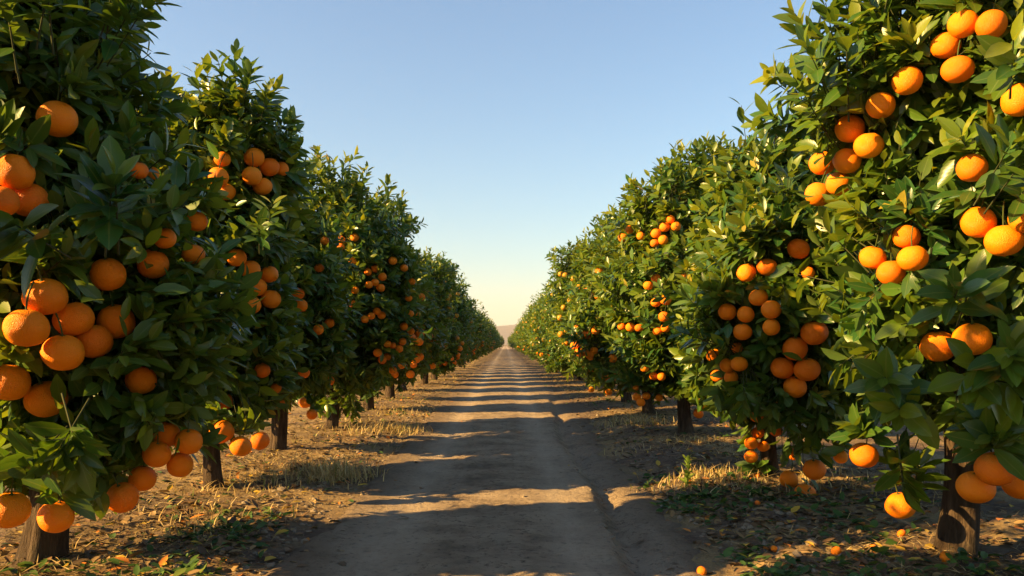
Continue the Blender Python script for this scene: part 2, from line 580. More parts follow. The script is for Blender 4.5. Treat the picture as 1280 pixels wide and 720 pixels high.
    lucky = rg.random(len(o)) < 0.05          # a few leaves do hang over the fruit
    for (c, dirn, r, ext) in clear:
        for q in (mid, tip, o):
            w = q - c
            tt = np.clip(w @ dirn, 0, ext)
            ok &= (np.linalg.norm(w - tt[:, None] * dirn, axis=-1) > r) | (lucky & (tt > 0.06))
    keepi = ok
    V, F_, C, UV = leaves_mesh(o[keepi], d[keepi], nn[keepi], ll[keepi], wd[keepi], rg.uniform(0.02, 0.22, keepi.sum()), rg.uniform(0.1, 0.55, keepi.sum()), col[keepi], kind)
    nf = sum(len(f) for f in F_)
    mi = np.zeros(nf, int)
    if twigs:
        clr = np.ones(len(p), bool)
        for (c, dirn, r, ext) in clear:
            for q in (p, p + a * ln[:, None], p + a * ln[:, None] * 0.5):
                w = q - c
                tt = np.clip(w @ dirn, 0, ext)
                clr &= np.linalg.norm(w - tt[:, None] * dirn, axis=-1) > r
        tv, tf = tubes((p - a * 0.12)[clr], (p + a * (ln * 0.96)[:, None])[clr], 0.0042, 0.002)
        F_ = F_ + [tf + len(V)]
        V = np.concatenate([V, tv])
        C = np.concatenate([C, np.full((len(tv), 3), 0.06)])
        UV = np.concatenate([UV, np.full((len(tv), 2), 0.3)])
        mi = np.concatenate([mi, np.ones(len(tf), int)])
    # leaves keep flat triangles for tips, smooth shading along the blade
    return mesh_np(name, V, F_, [M_LEAF, M_TWIG], mi, C, UV, True), int(keepi.sum())


def n_top(p, L):
    zt, zb = (L[:, 2] + L[:, 5]).max(), (L[:, 2] - L[:, 5]).min()
    return (p[:, 2] - zb) / (zt - zb)


# ------------------------------------------------------------------ wood
def tube_path(pts, radii, seg, seed, ridge=0.0, flare=0.0):
    pts = np.array(pts, float)
    m = len(pts)
    tan = norm(np.gradient(pts, axis=0))
    a = np.array([1.0, 0.1, 0.0])
    V = []
    ang = np.arange(seg) / seg * 2 * PI
    for i in range(m):
        t = tan[i]
        e1 = norm(a - t * np.dot(a, t))
        e2 = np.cross(t, e1)
        z = pts[i, 2]
        r = radii[i] * (1 + ridge * noise3(np.cos(ang) * 2.2, np.sin(ang) * 2.2, z * 1.6, seed) + 0.5 * ridge * noise3(np.cos(ang) * 6, np.sin(ang) * 6, z * 2.2, seed + 2))
        if flare:
            f = flare * np.exp(-i / m * 9)
            r = r * (1 + f * (0.6 + 0.9 * np.maximum(0, np.sin(ang * 4 + seed)) ** 2))
        V.append(pts[i] + np.outer(np.cos(ang) * r, e1) + np.outer(np.sin(ang) * r, e2))
    V = np.concatenate(V)
    i = np.arange(seg)
    j = (i + 1) % seg
    Fq = np.concatenate([np.stack([i, j, j + seg, i + seg], -1) + k * seg for k in range(m - 1)])
    return V, Fq


def trunk_mesh(r, h, seed, seg=20, n=16, lean=(0, 0)):
    rg = random.Random(seed)
    t = np.linspace(0, 1, n)
    bx, by = rg.uniform(-.04, .04), rg.uniform(-.04, .04)
    pts = np.stack([lean[0] * t + bx * np.sin(t * 3), lean[1] * t + by * np.sin(t * 2.4), -0.06 + t * (h + 0.06)], -1)
    rad = r * (1.0 - 0.28 * t)
    V, Fq = tube_path(pts, rad, seg, seed, 0.10, 0.35)
    return mesh_np('trunk', V, [Fq], M_BARK), pts[-1]


def branch_mesh(a, b, r, seed):
    a, b = np.array(a, float), np.array(b, float)
    t = np.linspace(0, 1, 9)[:, None]
    m = (a + b) / 2 + np.array([(b - a)[0] * 0.15, (b - a)[1] * 0.15, -0.08])
    pts = (1 - t) ** 2 * a + 2 * t * (1 - t) * m + t ** 2 * b
    V, Fq = tube_path(pts, r * (1 - 0.75 * t[:, 0]), 9, seed, 0.08)
    return mesh_np('branch', V, [Fq], M_BARK)


# ------------------------------------------------------------------ tree plan
# lobes: dx, dy, z, rx, ry, rz from the foot of each trunk
LEFT = {
    0: dict(xy=(-2.06, 3.55), r=0.088, lobes=[(-.08, -.05, 1.42, .58, .56, .86), (-.27, -.08, 2.06, .50, .54, .70), (-.58, -.08, 1.75, .72, .58, .80), (.0, -.02, 1.02, .56, .52, .42)]),
    1: dict(xy=(-2.00, 5.50), r=0.065, lobes=[(-.14, .12, 1.42, .46, .52, .80), (.04, .06, 2.04, .33, .42, .44), (.05, .06, 2.40, .18, .22, .24), (-.42, .10, 1.94, .50, .50, .54), (-.10, .12, .98, .48, .48, .38)]),
    2: dict(xy=(-2.12, 7.40), r=0.08, lobes=[(-.06, -.10, 1.36, .48, .64, .78), (-.02, -.12, 1.68, .46, .52, .46), (-.25, .1, 1.5, .55, .55, .58), (-.06, .0, 1.14, .46, .56, .38)]),
    3: dict(xy=(-2.00, 9.15), r=0.07, lobes=[(.02, .05, 1.45, .72, .60, .92), (-.04, .05, 2.12, .60, .52, .58), (.02, .05, 2.46, .34, .32, .34), (.0, .05, 1.12, .68, .56, .42)]),
}
RIGHT = {
    0: dict(xy=(2.07, 3.70), r=0.088, lobes=[(.16, -.02, 2.04, .60, .66, .66), (.18, -.10, 1.56, .58, .68, .76), (.24, .0, 1.17, .56, .60, .38), (.50, -.22, 1.90, .68, .66, .78), (.50, -.1, 2.50, .46, .48, .36)]),
    1: dict(xy=(1.95, 5.90), r=0.062, lobes=[(.06, -.05, 1.34, .54, .62, .76), (.16, .0, 1.84, .46, .52, .52), (.06, -.10, 1.04, .52, .54, .36), (-.12, -.78, 1.18, .42, .44, .58)]),
    2: dict(xy=(1.95, 8.60), r=0.08, lobes=[(.06, .0, 1.48, .72, .80, .92), (.12, .0, 2.24, .56, .62, .60), (.06, 0, 2.62, .28, .30, .30), (.06, .0, 1.12, .66, .68, .42)]),
}
ORD = ['nearest', 'second', 'third', 'fourth', 'fifth', 'sixth', 'seventh', 'eighth', 'ninth', 'tenth', 'eleventh', 'twelfth']


def generic_lobes(rg, hgt):
    ry = 0.62
    out = [(rg.uniform(-.06, .06), 0, 1.46, .76, ry, .88), (rg.uniform(-.1, .1), rg.uniform(-.06, .06), hgt - 0.68, .58, ry * .78, .66),
           (rg.uniform(-.25, .25), rg.uniform(-.15, .15), hgt - 0.30, .34, .34, .34), (0, 0, 1.12, .70, ry * .92, .42)]
    for _ in range(3):
        a = rg.uniform(0, 6.28)
        out.append((.48 * math.cos(a), .28 * math.sin(a), rg.uniform(.9, 2.0), .44, .42, .46))
    return out


rgen = random.Random(11)
HGT = [2.15, 2.75, 2.5, 2.95, 2.35]
VAR = [generic_lobes(random.Random(40 + i), HGT[i]) for i in range(5)]
side_trees = {'left': [], 'right': []}
for side, plan, ys_next in (('left', LEFT, 11.75), ('right', RIGHT, 11.15)):
    for i, t in plan.items():
        side_trees[side].append(dict(t, unique=True))
    y, i = ys_next, len(plan)
    sx = -1 if side == 'left' else 1
    while y < 150:
        side_trees[side].append(dict(xy=(sx * (2.04 + rgen.uniform(-.13, .13)), y), r=rgen.uniform(.07, .095), var=rgen.randrange(5), unique=False,
                                     rz=rgen.choice([0, PI]) + rgen.uniform(-.12, .12), sc=rgen.uniform(.80, 1.13)))
        y += 2.48 + rgen.uniform(-.16, .16)
ALL = [(s, i, t) for s in ('left', 'right') for i, t in enumerate(side_trees[s])]


def world_lobes(t):
    x, y = t['xy']
    if t['unique']:
        return [(x + a, y + b, c, *r) for a, b, c, *r in t['lobes']]
    cs, sn, k = math.cos(t['rz']), math.sin(t['rz']), t['sc']
    return [(x + k * (a * cs - b * sn), y + k * (a * sn + b * cs), k * c, *[k * q for q in r]) for a, b, c, *r in VAR[t['var']]]


# ------------------------------------------------------------------ oranges: where the photo shows them
# (phrase, [(u, v, diameter in photo pixels), ...]);  {t} is filled with the tree that carries the bunch
L_, R_ = 'left', 'right'
BUNCH = [
    (L_, 0, 'lone big orange hanging high on the {t}', [(72, 149, 47)]),
    (L_, 0, 'high bunch of three on the {t}', [(18, 215, 46), (36, 250, 47), (1, 252, 42)]),
    (L_, 0, 'pair just right of the leaf rosette on the {t}', [(191, 330, 38), (135, 343, 43)]),
    (L_, 0, 'big bunch of six on the {t}', [(57, 371, 51), (33, 410, 52), (92, 399, 47), (145, 402, 46), (118, 427, 44), (79, 441, 51)]),
    (L_, 0, 'pair just below the bunch of six on the {t}', [(12, 478, 48), (58, 499, 51)]),
    (L_, 0, 'lone orange in dark leaves right of and below the bunch of six', [(176, 475, 37)]),
    (L_, 0, 'low bunch of five on the {t}', [(208, 543, 34), (236, 552, 33), (196, 568, 33), (225, 581, 33), (178, 598, 33)]),
    (L_, 0, 'lone orange dangling lowest below the bunch of five on the {t}', [(153, 622, 40)]),
    (L_, 0, 'pair dangling before the trunk of the {t}', [(70, 646, 44), (12, 637, 50)]),
    (L_, 1, 'half-hidden pair in the shaded shoulder of the {t}', [(173, 213, 24), (190, 217, 18)]),
    (L_, 1, 'loose trio in dark leaves halfway up the {t}', [(206, 298, 27), (246, 277, 26), (242, 318, 27)]),
    (L_, 1, 'left trio below the peak of the {t}', [(278, 199, 20), (273, 221, 25), (283, 240, 22)]),
    (L_, 1, 'bunch of five below the {t} peak', [(318, 197, 25), (337, 209, 24), (315, 220, 24), (328, 233, 24), (352, 211, 18)]),
    (L_, 1, 'dangling bunch of six on the {t}', [(296, 322, 24), (313, 337, 26), (337, 343, 22), (321, 359, 25), (339, 374, 25), (314, 381, 25)]),
    (L_, 1, 'lone orange in dark leaves low on the {t}', [(281, 502, 22)]),
    (L_, 1, 'low row of three on the {t}', [(277, 540, 31), (301, 558, 28), (325, 551, 24)]),
    (L_, 2, 'lone shaded orange in the lower leaves of the {t}', [(328, 463, 20)]),
    (L_, 2, 'upright pair on the {t}', [(372, 367, 17), (376, 382, 17)]),
    (L_, 2, 'pair beside the trunk top of the {t}', [(345, 485, 14), (350, 505, 13)]),
    (L_, 2, 'lone orange low on the {t}', [(380, 466, 15)]),
    (L_, 2, 'lowest pair hanging under the {t}', [(382, 503, 16), (390, 518, 14)]),
    (L_, 2, 'pair at the outer edge of the {t}', [(398, 412, 14), (412, 404, 13)]),
    (L_, 2, 'spaced pair at the upper outer edge of the {t}', [(406, 301, 11), (399, 335, 12)]),
    (L_, 3, 'lone orange at lower inner side of the {t}', [(411, 476, 14)]),
    (L_, 3, 'topmost trio on the {t}', [(426, 300, 11), (426, 309, 10), (443, 297, 11)]),
    (L_, 3, 'lone orange just under the topmost trio on the {t}', [(440, 327, 11)]),
    (L_, 3, 'loose trio in the upper middle of the {t}', [(460, 340, 10), (469, 336, 10), (478, 346, 11)]),
    (L_, 3, 'tight trio amid the middle of the {t}', [(461, 356, 10), (469, 353, 10), (476, 360, 11)]),
    (L_, 3, 'spaced pair left of the tight trio on the {t}', [(444, 363, 10), (441, 380, 11)]),
    (L_, 3, 'touching pair near the inner edge of the {t}', [(426, 384, 11), (427, 394, 11)]),
    (L_, 3, 'slanting row of four on the {t}', [(456, 399, 10), (464, 395, 10), (471, 389, 10), (477, 394, 11)]),
    (L_, 3, 'wide pair at the outer upper side of the {t}', [(491, 326, 11), (505, 335, 10)]),
    (L_, 3, 'pair low in the middle of the {t}', [(484, 430, 10), (491, 432, 9)]),
    (L_, 3, 'low trio on the shaded face of the {t}', [(472, 441, 11), (478, 450, 11), (484, 446, 10)]),
    (L_, 3, 'lowest pair at the outer side of the {t}', [(491, 463, 11), (502, 456, 11)]),
    (L_, 3, 'string of three down the outer flank of the {t}', [(505, 408, 10), (503, 427, 10), (499, 436, 10)]),
    (L_, 4, 'uneven trio near the upper edge of the {t}', [(515, 352, 9), (511, 373, 9), (527, 371, 9)]),
    (L_, 4, 'touching pair halfway up the {t}', [(513, 392, 9), (520, 394, 9)]),
    (L_, 4, 'upright pair lower on the {t}', [(514, 414, 9), (516, 423, 9)]),
    (L_, 4, 'lone orange at the lowest edge of the {t}', [(517, 456, 9)]),
    (R_, 0, 'sunlit top bunch of four on the {t}', [(1204, 30, 36), (1239, 31, 36), (1182, 57, 35), (1197, 87, 37)]),
    (R_, 0, 'slanting pair below the top bunch of the {t}', [(1134, 101, 36), (1101, 132, 35)]),
    (R_, 0, 'sunlit bunch of six on the {t}', [(1062, 161, 36), (1086, 182, 36), (1028, 204, 32), (1059, 201, 33), (1049, 230, 33), (1023, 243, 32)]),
    (R_, 0, 'lone shaded orange amid dark leaves of the {t}', [(1215, 210, 36)]),
    (R_, 0, 'lone sunlit orange beside big pale leaves of the {t}', [(1274, 125, 42)]),
    (R_, 0, 'sunlit trio among big pale leaves of the {t}', [(1223, 278, 41), (1255, 301, 44), (1281, 273, 38)]),
    (R_, 0, 'sunlit middle bunch of four on the {t}', [(1133, 296, 34), (1091, 322, 32), (1141, 323, 35), (1114, 341, 34)]),
    (R_, 0, 'shaded pair under broad leaves of the {t}', [(1173, 433, 41), (1215, 424, 45)]),
    (R_, 0, 'trio dangling beside the trunk of the {t}', [(1244, 586, 46), (1220, 609, 44), (1275, 605, 42)]),
    (R_, 0, 'lone orange dangling lowest left of the nearest right trunk', [(1126, 632, 35)]),
    (R_, 0, 'lone orange under a low branch of the {t}', [(1080, 569, 34)]),
    (R_, 1, 'lone orange uppermost on the {t}', [(998, 311, 27)]),
    (R_, 1, 'lone half-hidden orange beside the uppermost one on the {t}', [(1010, 341, 17)]),
    (R_, 1, 'side-by-side pair high on the {t}', [(933, 341, 24), (959, 334, 25)]),
    (R_, 1, 'column of three in the middle of the {t}', [(948, 372, 23), (964, 387, 24), (964, 409, 22)]),
    (R_, 1, 'tight trio at the roadside edge of the {t}', [(909, 390, 23), (932, 393, 22), (928, 415, 23)]),
    (R_, 1, 'bunch of five on the {t}', [(1018, 416, 32), (994, 436, 31), (978, 460, 30), (1009, 462, 31), (994, 484, 29)]),
    (R_, 1, 'crowded roadside bunch of six on the {t}', [(892, 444, 18), (922, 435, 15), (924, 455, 21), (909, 457, 19), (897, 470, 17), (914, 472, 18)]),
    (R_, 1, 'lone orange above the hanging string on the {t}', [(947, 518, 22)]),
    (R_, 1, 'string of four before the {t} trunk', [(947, 541, 16), (939, 554, 17), (954, 558, 15), (939, 571, 17)]),
    (R_, 1, 'lone orange dangling lowest under the string on the {t}', [(948, 599, 19)]),
    (R_, 1, 'low trio on the {t}', [(1018, 587, 28), (986, 599, 23), (1006, 618, 28)]),
    (R_, 1, 'half-hidden pair above the low trio on the {t}', [(970, 538, 16), (992, 568, 15)]),
    (R_, 1, 'lone half-hidden orange under low leaves of the {t}', [(1051, 571, 18)]),
    (R_, 2, 'low bunch of five under the {t}', [(889, 501, 14), (879, 508, 14), (875, 498, 11), (873, 517, 13), (884, 487, 10)]),
    (R_, 2, 'trio at the roadside edge high on the {t}', [(779, 297, 13), (787, 287, 11), (801, 295, 11)]),
    (R_, 2, 'high bunch of six on the {t}', [(820, 292, 13), (831, 284, 13), (838, 274, 12), (845, 283, 12), (829, 300, 13), (818, 304, 11)]),
    (R_, 2, 'slanting pair below the high bunch on the {t}', [(820, 348, 12), (810, 357, 12)]),
    (R_, 2, 'lone orange at the inner side halfway up the {t}', [(857, 348, 13)]),
    (R_, 2, 'column of five in the middle of the {t}', [(820, 378, 13), (832, 375, 14), (830, 396, 14), (822, 414, 12), (832, 410, 12)]),
    (R_, 2, 'level row of three on the {t}', [(777, 408, 11), (788, 409, 12), (799, 410, 11)]),
    (R_, 2, 'lone orange under the level row of three on the {t}', [(778, 433, 10)]),
    (R_, 2, 'lower trio at the roadside edge of the {t}', [(766, 448, 11), (785, 447, 11), (790, 456, 11)]),
    (R_, 2, 'lone orange low in the middle of the {t}', [(806, 460, 11)]),
    (R_, 2, 'lone orange low at the roadside edge of the {t}', [(771, 471, 12)]),
    (R_, 2, 'low touching pair on the {t}', [(817, 470, 11), (827, 471, 11)]),
    (R_, 2, 'lowest bunch of four on the {t}', [(796, 496, 11), (808, 495, 10), (801, 503, 11), (795, 485, 8)]),
    (R_, 2, 'lone lowest orange at the inner side of the {t}', [(824, 497, 10)]),
    (R_, 3, 'scattered trio low on the {t}', [(738, 447, 8), (739, 487, 8), (761, 490, 9)]),
]


def first_hit(u, v, scale=1.0):
    """depth at which the sight line enters a crown, and which tree"""
    d = ray(u, v)
    o = np.array([0, 0, CAM_Z])
    best = (1e9, None)
    for s, i, t in ALL:
        if i > 12:
            continue
        for c in t.setdefault('wl', world_lobes(t)):
            cc, rr = np.array(c[:3]), np.array(c[3:]) * scale
            oc, dd = (o - cc) / rr, d / rr
            A, B, C = dd @ dd, oc @ dd, oc @ oc - 1
            q = B * B - A * C
            if q > 0:
                y = (-B - math.sqrt(q)) / A
                if 0.5 < y < best[0]:
                    best = (y, (s, i))
    return best


def order_words(items):
    n = len(items)
    us, vs = [a[0] for a in items], [a[1] for a in items]
    horiz = (max(us) - min(us)) > 1.2 * (max(vs) - min(vs))
    idx = sorted(range(n), key=lambda k: us[k] if horiz else vs[k])
    lo, hi, side = ('leftmost', 'rightmost', 'left') if horiz else ('topmost', 'lowest', 'top')
    nth = ['', 'second', 'third', 'fourth', 'fifth', 'sixth']
    w = [None] * n
    for r, k in enumerate(idx):
        if n == 2:
            w[k] = ('left' if r == 0 else 'right') + ' orange' if horiz else ('upper' if r == 0 else 'lower') + ' orange'
        elif r == 0:
            w[k] = lo + ' orange'
        elif r == n - 1:
            w[k] = hi + ' orange'
        elif n == 3:
            w[k] = 'middle orange'
        else:
            w[k] = f'{nth[r]} orange from left' if horiz else f'{nth[r]} orange down'
    return w


fruit = []      # dict(c, r, tree, label, group)
for side, ti, phrase, items in BUNCH:
    words_ = order_words(items)
    mem = []
    for (u, v, dpx), w in zip(items, words_):
        y0 = 0.130 * F / dpx
        yh, who = first_hit(u, v, 1.13 if dpx > 28 else (1.30 if side == 'left' else 1.17))
        want = side_trees[side][ti]
        wl = want.setdefault('wl', world_lobes(want))
        miss = who != (side, ti)
        if yh < 100:
            y = yh - (0.10 if side == 'right' and 13 < dpx < 29 else 0.03)
            y = min(max(y, 0.60 * y0), 1.35 * y0)
        else:
            ty = want['xy'][1]
            y = min(max(y0, ty - .75), ty - .12)
        dd = dpx * y / F
        c = at(u, v, y)
        if miss or not (abs(yh - y0) < 0.30 * y0):
            print('ORANGE', phrase[:40], (u, v), 'want', side, ti, 'hit', who, 'yh %.2f y0 %.2f' % (yh, y0))
        who = who or (side, ti)
        mem.append(dict(c=c, free=yh > 100, r=dd / 2, side=side, ti=ti, w=w, u=u, v=v, dpx=dpx, y=y, yh=yh, who=who))
    # bring the bunch together in depth, then part the fruit that would sink into each other
    ym = np.mean([m['y'] for m in mem])
    for m in mem:
        m['y'] = min(m['y'], ym + .08)
    for it in range(30):
        for a in range(len(mem)):
            for b in range(a):
                A, B = mem[a], mem[b]
                pa, pb = at(A['u'], A['v'], A['y']), at(B['u'], B['v'], B['y'])
                ra, rb = A['dpx'] * A['y'] / F / 2, B['dpx'] * B['y'] / F / 2
                if np.linalg.norm(pa - pb) < (ra + rb) * 0.99:
                    f, k = (A, B) if A['y'] <= B['y'] else (B, A)
                    f['y'] -= 0.006
                    k['y'] += 0.004
    whos = [m['who'] for m in mem]
    side, ti = max(set(whos), key=whos.count)
    for m in mem:
        m['side'], m['ti'] = side, ti
    tree_name = f'{ORD[ti]} {side} tree'
    ph = phrase.replace('{t}', tree_name)
    for m in mem:
        m['c'] = at(m['u'], m['v'], m['y'])
        m['r'] = m['dpx'] * m['y'] / F / 2
        m['label'] = ph if len(mem) == 1 else f"{m['w']} in the {ph}"
        m['group'] = f'oranges on the {tree_name}'
        m['bunch'] = ph
    fruit += mem

# smaller fruit on the trees farther down the rows, sprinkled over the faces towards the track
rf = np.random.default_rng(5)
far_pts = []
for s, i, t in ALL:
    if t['unique'] or t['xy'][1] > 75:
        continue
    wl = world_lobes(t)
    want = 30 if t['xy'][1] < 20 else 22
    got = 0
    for tries in range(400):
        if got >= want:
            break
        c = wl[rf.integers(len(wl))]
        u = norm(rf.normal(size=3))
        if u[2] > 0.55:
            continue
        toward = np.array([-np.sign(t['xy'][0]) * 0.75, -0.65, 0])
        if u @ toward < 0.15:
            continue
        p = np.array(c[:3]) + np.array(c[3:]) * u * 1.2
        if crown_field(p, wl) < 0.97 or p[2] < 0.5:
            continue
        n = 1 if rf.random() < .5 else rf.integers(2, 4)
        for q in range(n):
            pp = p + (rf.normal(0, .055, 3) if q else 0)
            if q and min(np.linalg.norm(pp - x[0]) for x in far_pts[-q:]) < 0.12:
                continue
            far_pts.append((pp, 0.064 * rf.uniform(.85, 1.1), s, i))
            got += 1
n_near = len(fruit)
far_pts.sort(key=lambda a: a[0][1])
indiv, rest = far_pts[:max(0, 292 - n_near)], far_pts[max(0, 292 - n_near):]
for p, r, s, i in indiv:
    fruit.append(dict(c=p, r=r, side=s, ti=i, label=f'small orange dotting the crown of the {ORD[min(i, 11)]} {s} tree', group=f'small oranges on the {ORD[min(i, 11)]} {s} tree', dpx=F * 2 * r / p[1], bunch=None))
print('oranges', n_near, 'near', len(indiv), 'small', len(rest), 'far')

# ------------------------------------------------------------------ orange meshes
def orange_mesh(seed, mats=None, seg=28, rings=18):
    rg = np.random.default_rng(seed)
    th = np.linspace(0, PI, rings + 1)
    V = [[0, 0, 0.90]]
    obl = 0.94 + 0.03 * rg.random()
    for k in range(1, rings):
        a = th[k]
        z = math.cos(a) * obl
        r = math.sin(a)
        z -= 0.10 * math.exp(-(a / 0.22) ** 2)                       # stalk dimple
        b = PI - a
        z += 0.07 * math.exp(-(b / 0.34) ** 2) - 0.085 * math.exp(-(b / 0.13) ** 2)     # navel: raised ring and pit
        ph = np.arange(seg) / seg * 2 * PI
        lump = 1 + 0.045 * noise3(np.cos(ph) * 1.3, np.sin(ph) * 1.3, a * 1.3, seed)
        V += np.stack([np.cos(ph) * r * lump, np.sin(ph) * r * lump, np.full(seg, z)], -1).tolist()
    V.append([0, 0, -0.94])
    V = np.array(V)
    i = np.arange(seg)
    j = (i + 1) % seg
    tri = np.concatenate([np.stack([np.zeros(seg, int), 1 + i, 1 + j], -1),
                          np.stack([np.full(seg, len(V) - 1), 1 + (rings - 2) * seg + j, 1 + (rings - 2) * seg + i], -1)])
    quad = np.concatenate([np.stack([1 + k * seg + i, 1 + (k + 1) * seg + i, 1 + (k + 1) * seg + j, 1 + k * seg + j], -1) for k in range(rings - 2)])
    return mesh_np('orange', V, [tri, quad], mats or M_PEEL)


def stalk_mesh(seed):
    rg = random.Random(seed)
    bx, by = rg.uniform(-.5, .5), rg.uniform(-.5, .5)
    t = np.linspace(0, 1, 7)
    pts = np.stack([bx * t ** 2, by * t ** 2, 0.82 + 1.5 * t], -1)
    V, Fq = tube_path(pts, 0.045 + 0 * t, 6, seed)
    # five-pointed calyx
    ang = np.arange(10) / 10 * 2 * PI
    rr = np.where(np.arange(10) % 2 == 0, 0.20, 0.09)
    c1 = np.stack([np.cos(ang) * rr, np.sin(ang) * rr, np.full(10, 0.885)], -1)
    c2 = np.stack([np.cos(ang) * .05, np.sin(ang) * .05, np.full(10, 0.93)], -1)
    i = np.arange(10)
    j = (i + 1) % 10
    q = np.stack([i, j, j + 10, i + 10], -1) + len(V)
    return mesh_np('stalk', np.concatenate([V, c1, c2]), [Fq, q], M_STALK)


ORANGES = [orange_mesh(s) for s in (1, 2, 3, 4)]
STALKS = [stalk_mesh(s) for s in (5, 6, 7)]
ro = random.Random(77)
for f in fruit:
    o = obj('orange', ro.choice(ORANGES))
    o.location = f['c']
    r = f['r']
    o.scale = (r * ro.uniform(.96, 1.04), r * ro.uniform(.96, 1.04), r * ro.uniform(.93, 1.03))
    o.rotation_euler = (R(ro.uniform(-6, 24)), R(ro.uniform(-14, 14)), ro.uniform(-.6, .6))
    tag(o, f['label'], 'orange', f['group'])
    if f['dpx'] > 12:
        s = obj('stalk', ro.choice(STALKS), o)
        s.rotation_euler = (0, 0, ro.uniform(0, 6.28))
# the farthest fruit: tiny dots nobody could count
small = orange_mesh(9, seg=8, rings=6)
sv = np.array([v.co[:] for v in small.vertices])
sf = [p.vertices[:] for p in small.polygons]
tri = np.array([f for f in sf if len(f) == 3]); qd = np.array([f for f in sf if len(f) == 4])
bpy.data.meshes.remove(small)
VV, T3, Q4 = [], [], []
for k, (p, r, s, i) in enumerate(rest):
    VV.append(sv * r + p); T3.append(tri + k * len(sv)); Q4.append(qd + k * len(sv))
if rest:
    o = obj('distant_oranges', mesh_np('distant_oranges', np.concatenate(VV), [np.concatenate(T3), np.concatenate(Q4)], M_PEEL))
    tag(o, 'tiny orange dots of fruit scattered over the crowns far down both rows', 'oranges', None, 'stuff')

# ------------------------------------------------------------------ trees
CLEAR = {}
SPRIG = {}
rs = random.Random(8)
bunch_top = {}
for f in fruit:
    key = (f['side'], f['ti'])
    if not side_trees[f['side']][f['ti']]['unique']:
        continue
    x, y = side_trees[f['side']][f['ti']]['xy']
    base = np.array([x, y, 0])
    tocam = norm(np.array([0, 0, CAM_Z]) - f['c'])
    outw = norm(np.array([f['c'][0] - x, f['c'][1] - y, 0.0]) + 1e-6)
    dirn = norm(tocam * 0.85 + outw * 0.15)
    # a fruit hangs outside the leaves: nothing grows through it or right before it; the neighbour's twigs give way too
    for s, i, t in ALL:
        if t['unique'] and abs(t['xy'][1] - f['c'][1]) < 2.6 and np.sign(t['xy'][0]) == np.sign(f['c'][0]):
            b2 = np.array([t['xy'][0], t['xy'][1], 0])
            CLEAR.setdefault((s, i), []).append((f['c'] - b2, dirn, f['r'] * 1.12, 0.95))
    b = bunch_top.setdefault((key, f['bunch']), [])
    b.append(f)
for (key, ph), fs in bunch_top.items():
    x, y = side_trees[key[0]][key[1]]['xy']
    top = max(fs, key=lambda f: f['c'][2])
    n = 2 if len(fs) == 1 else min(5, 1 + len(fs))
    for f in fs:
        if f.get('free'):
            wl = side_trees[key[0]][key[1]]['wl']
            c = min(wl, key=lambda c: np.linalg.norm((f['c'] - np.array(c[:3])) / np.array(c[3:])))
            v = np.array(c[:3]) - f['c']
            q_ = np.linalg.norm(v / np.array(c[3:]))
            gap = np.linalg.norm(v) * max(0.0, 1 - 0.9 / q_)
            e = f['c'] + np.array([0, 0, f['r'] * 1.3])
            v = v / np.linalg.norm(v)
            p = e + v * (gap + .05)
            SPRIG.setdefault(key, []).append((*(p - np.array([x, y, 0])), *(-v), gap + .05, 1.0))
            p = p + np.array([rs.uniform(-.06, .06), .05, rs.uniform(0, .06)])
            SPRIG.setdefault(key, []).append((*(p - np.array([x, y, 0])), *(-v), gap + .03, 1.0))
    for q in range(n):
        f = top if q < 2 else rs.choice(fs)
        back = norm(np.array([x - f['c'][0], y - f['c'][1], 0]) + 1e-6)
        a = rs.uniform(0, 6.28)
        p = f['c'] + np.array([0, 0, f['r'] * 1.25]) + back * (f['r'] * rs.uniform(.6, 1.4))
        d = -back * 0.7 + np.array([math.cos(a) * .55, math.sin(a) * .35, rs.uniform(.1, .7)])
        SPRIG.setdefault(key, []).append((*(p - np.array([x, y, 0])), *d, rs.uniform(.08, .16), 1.1))

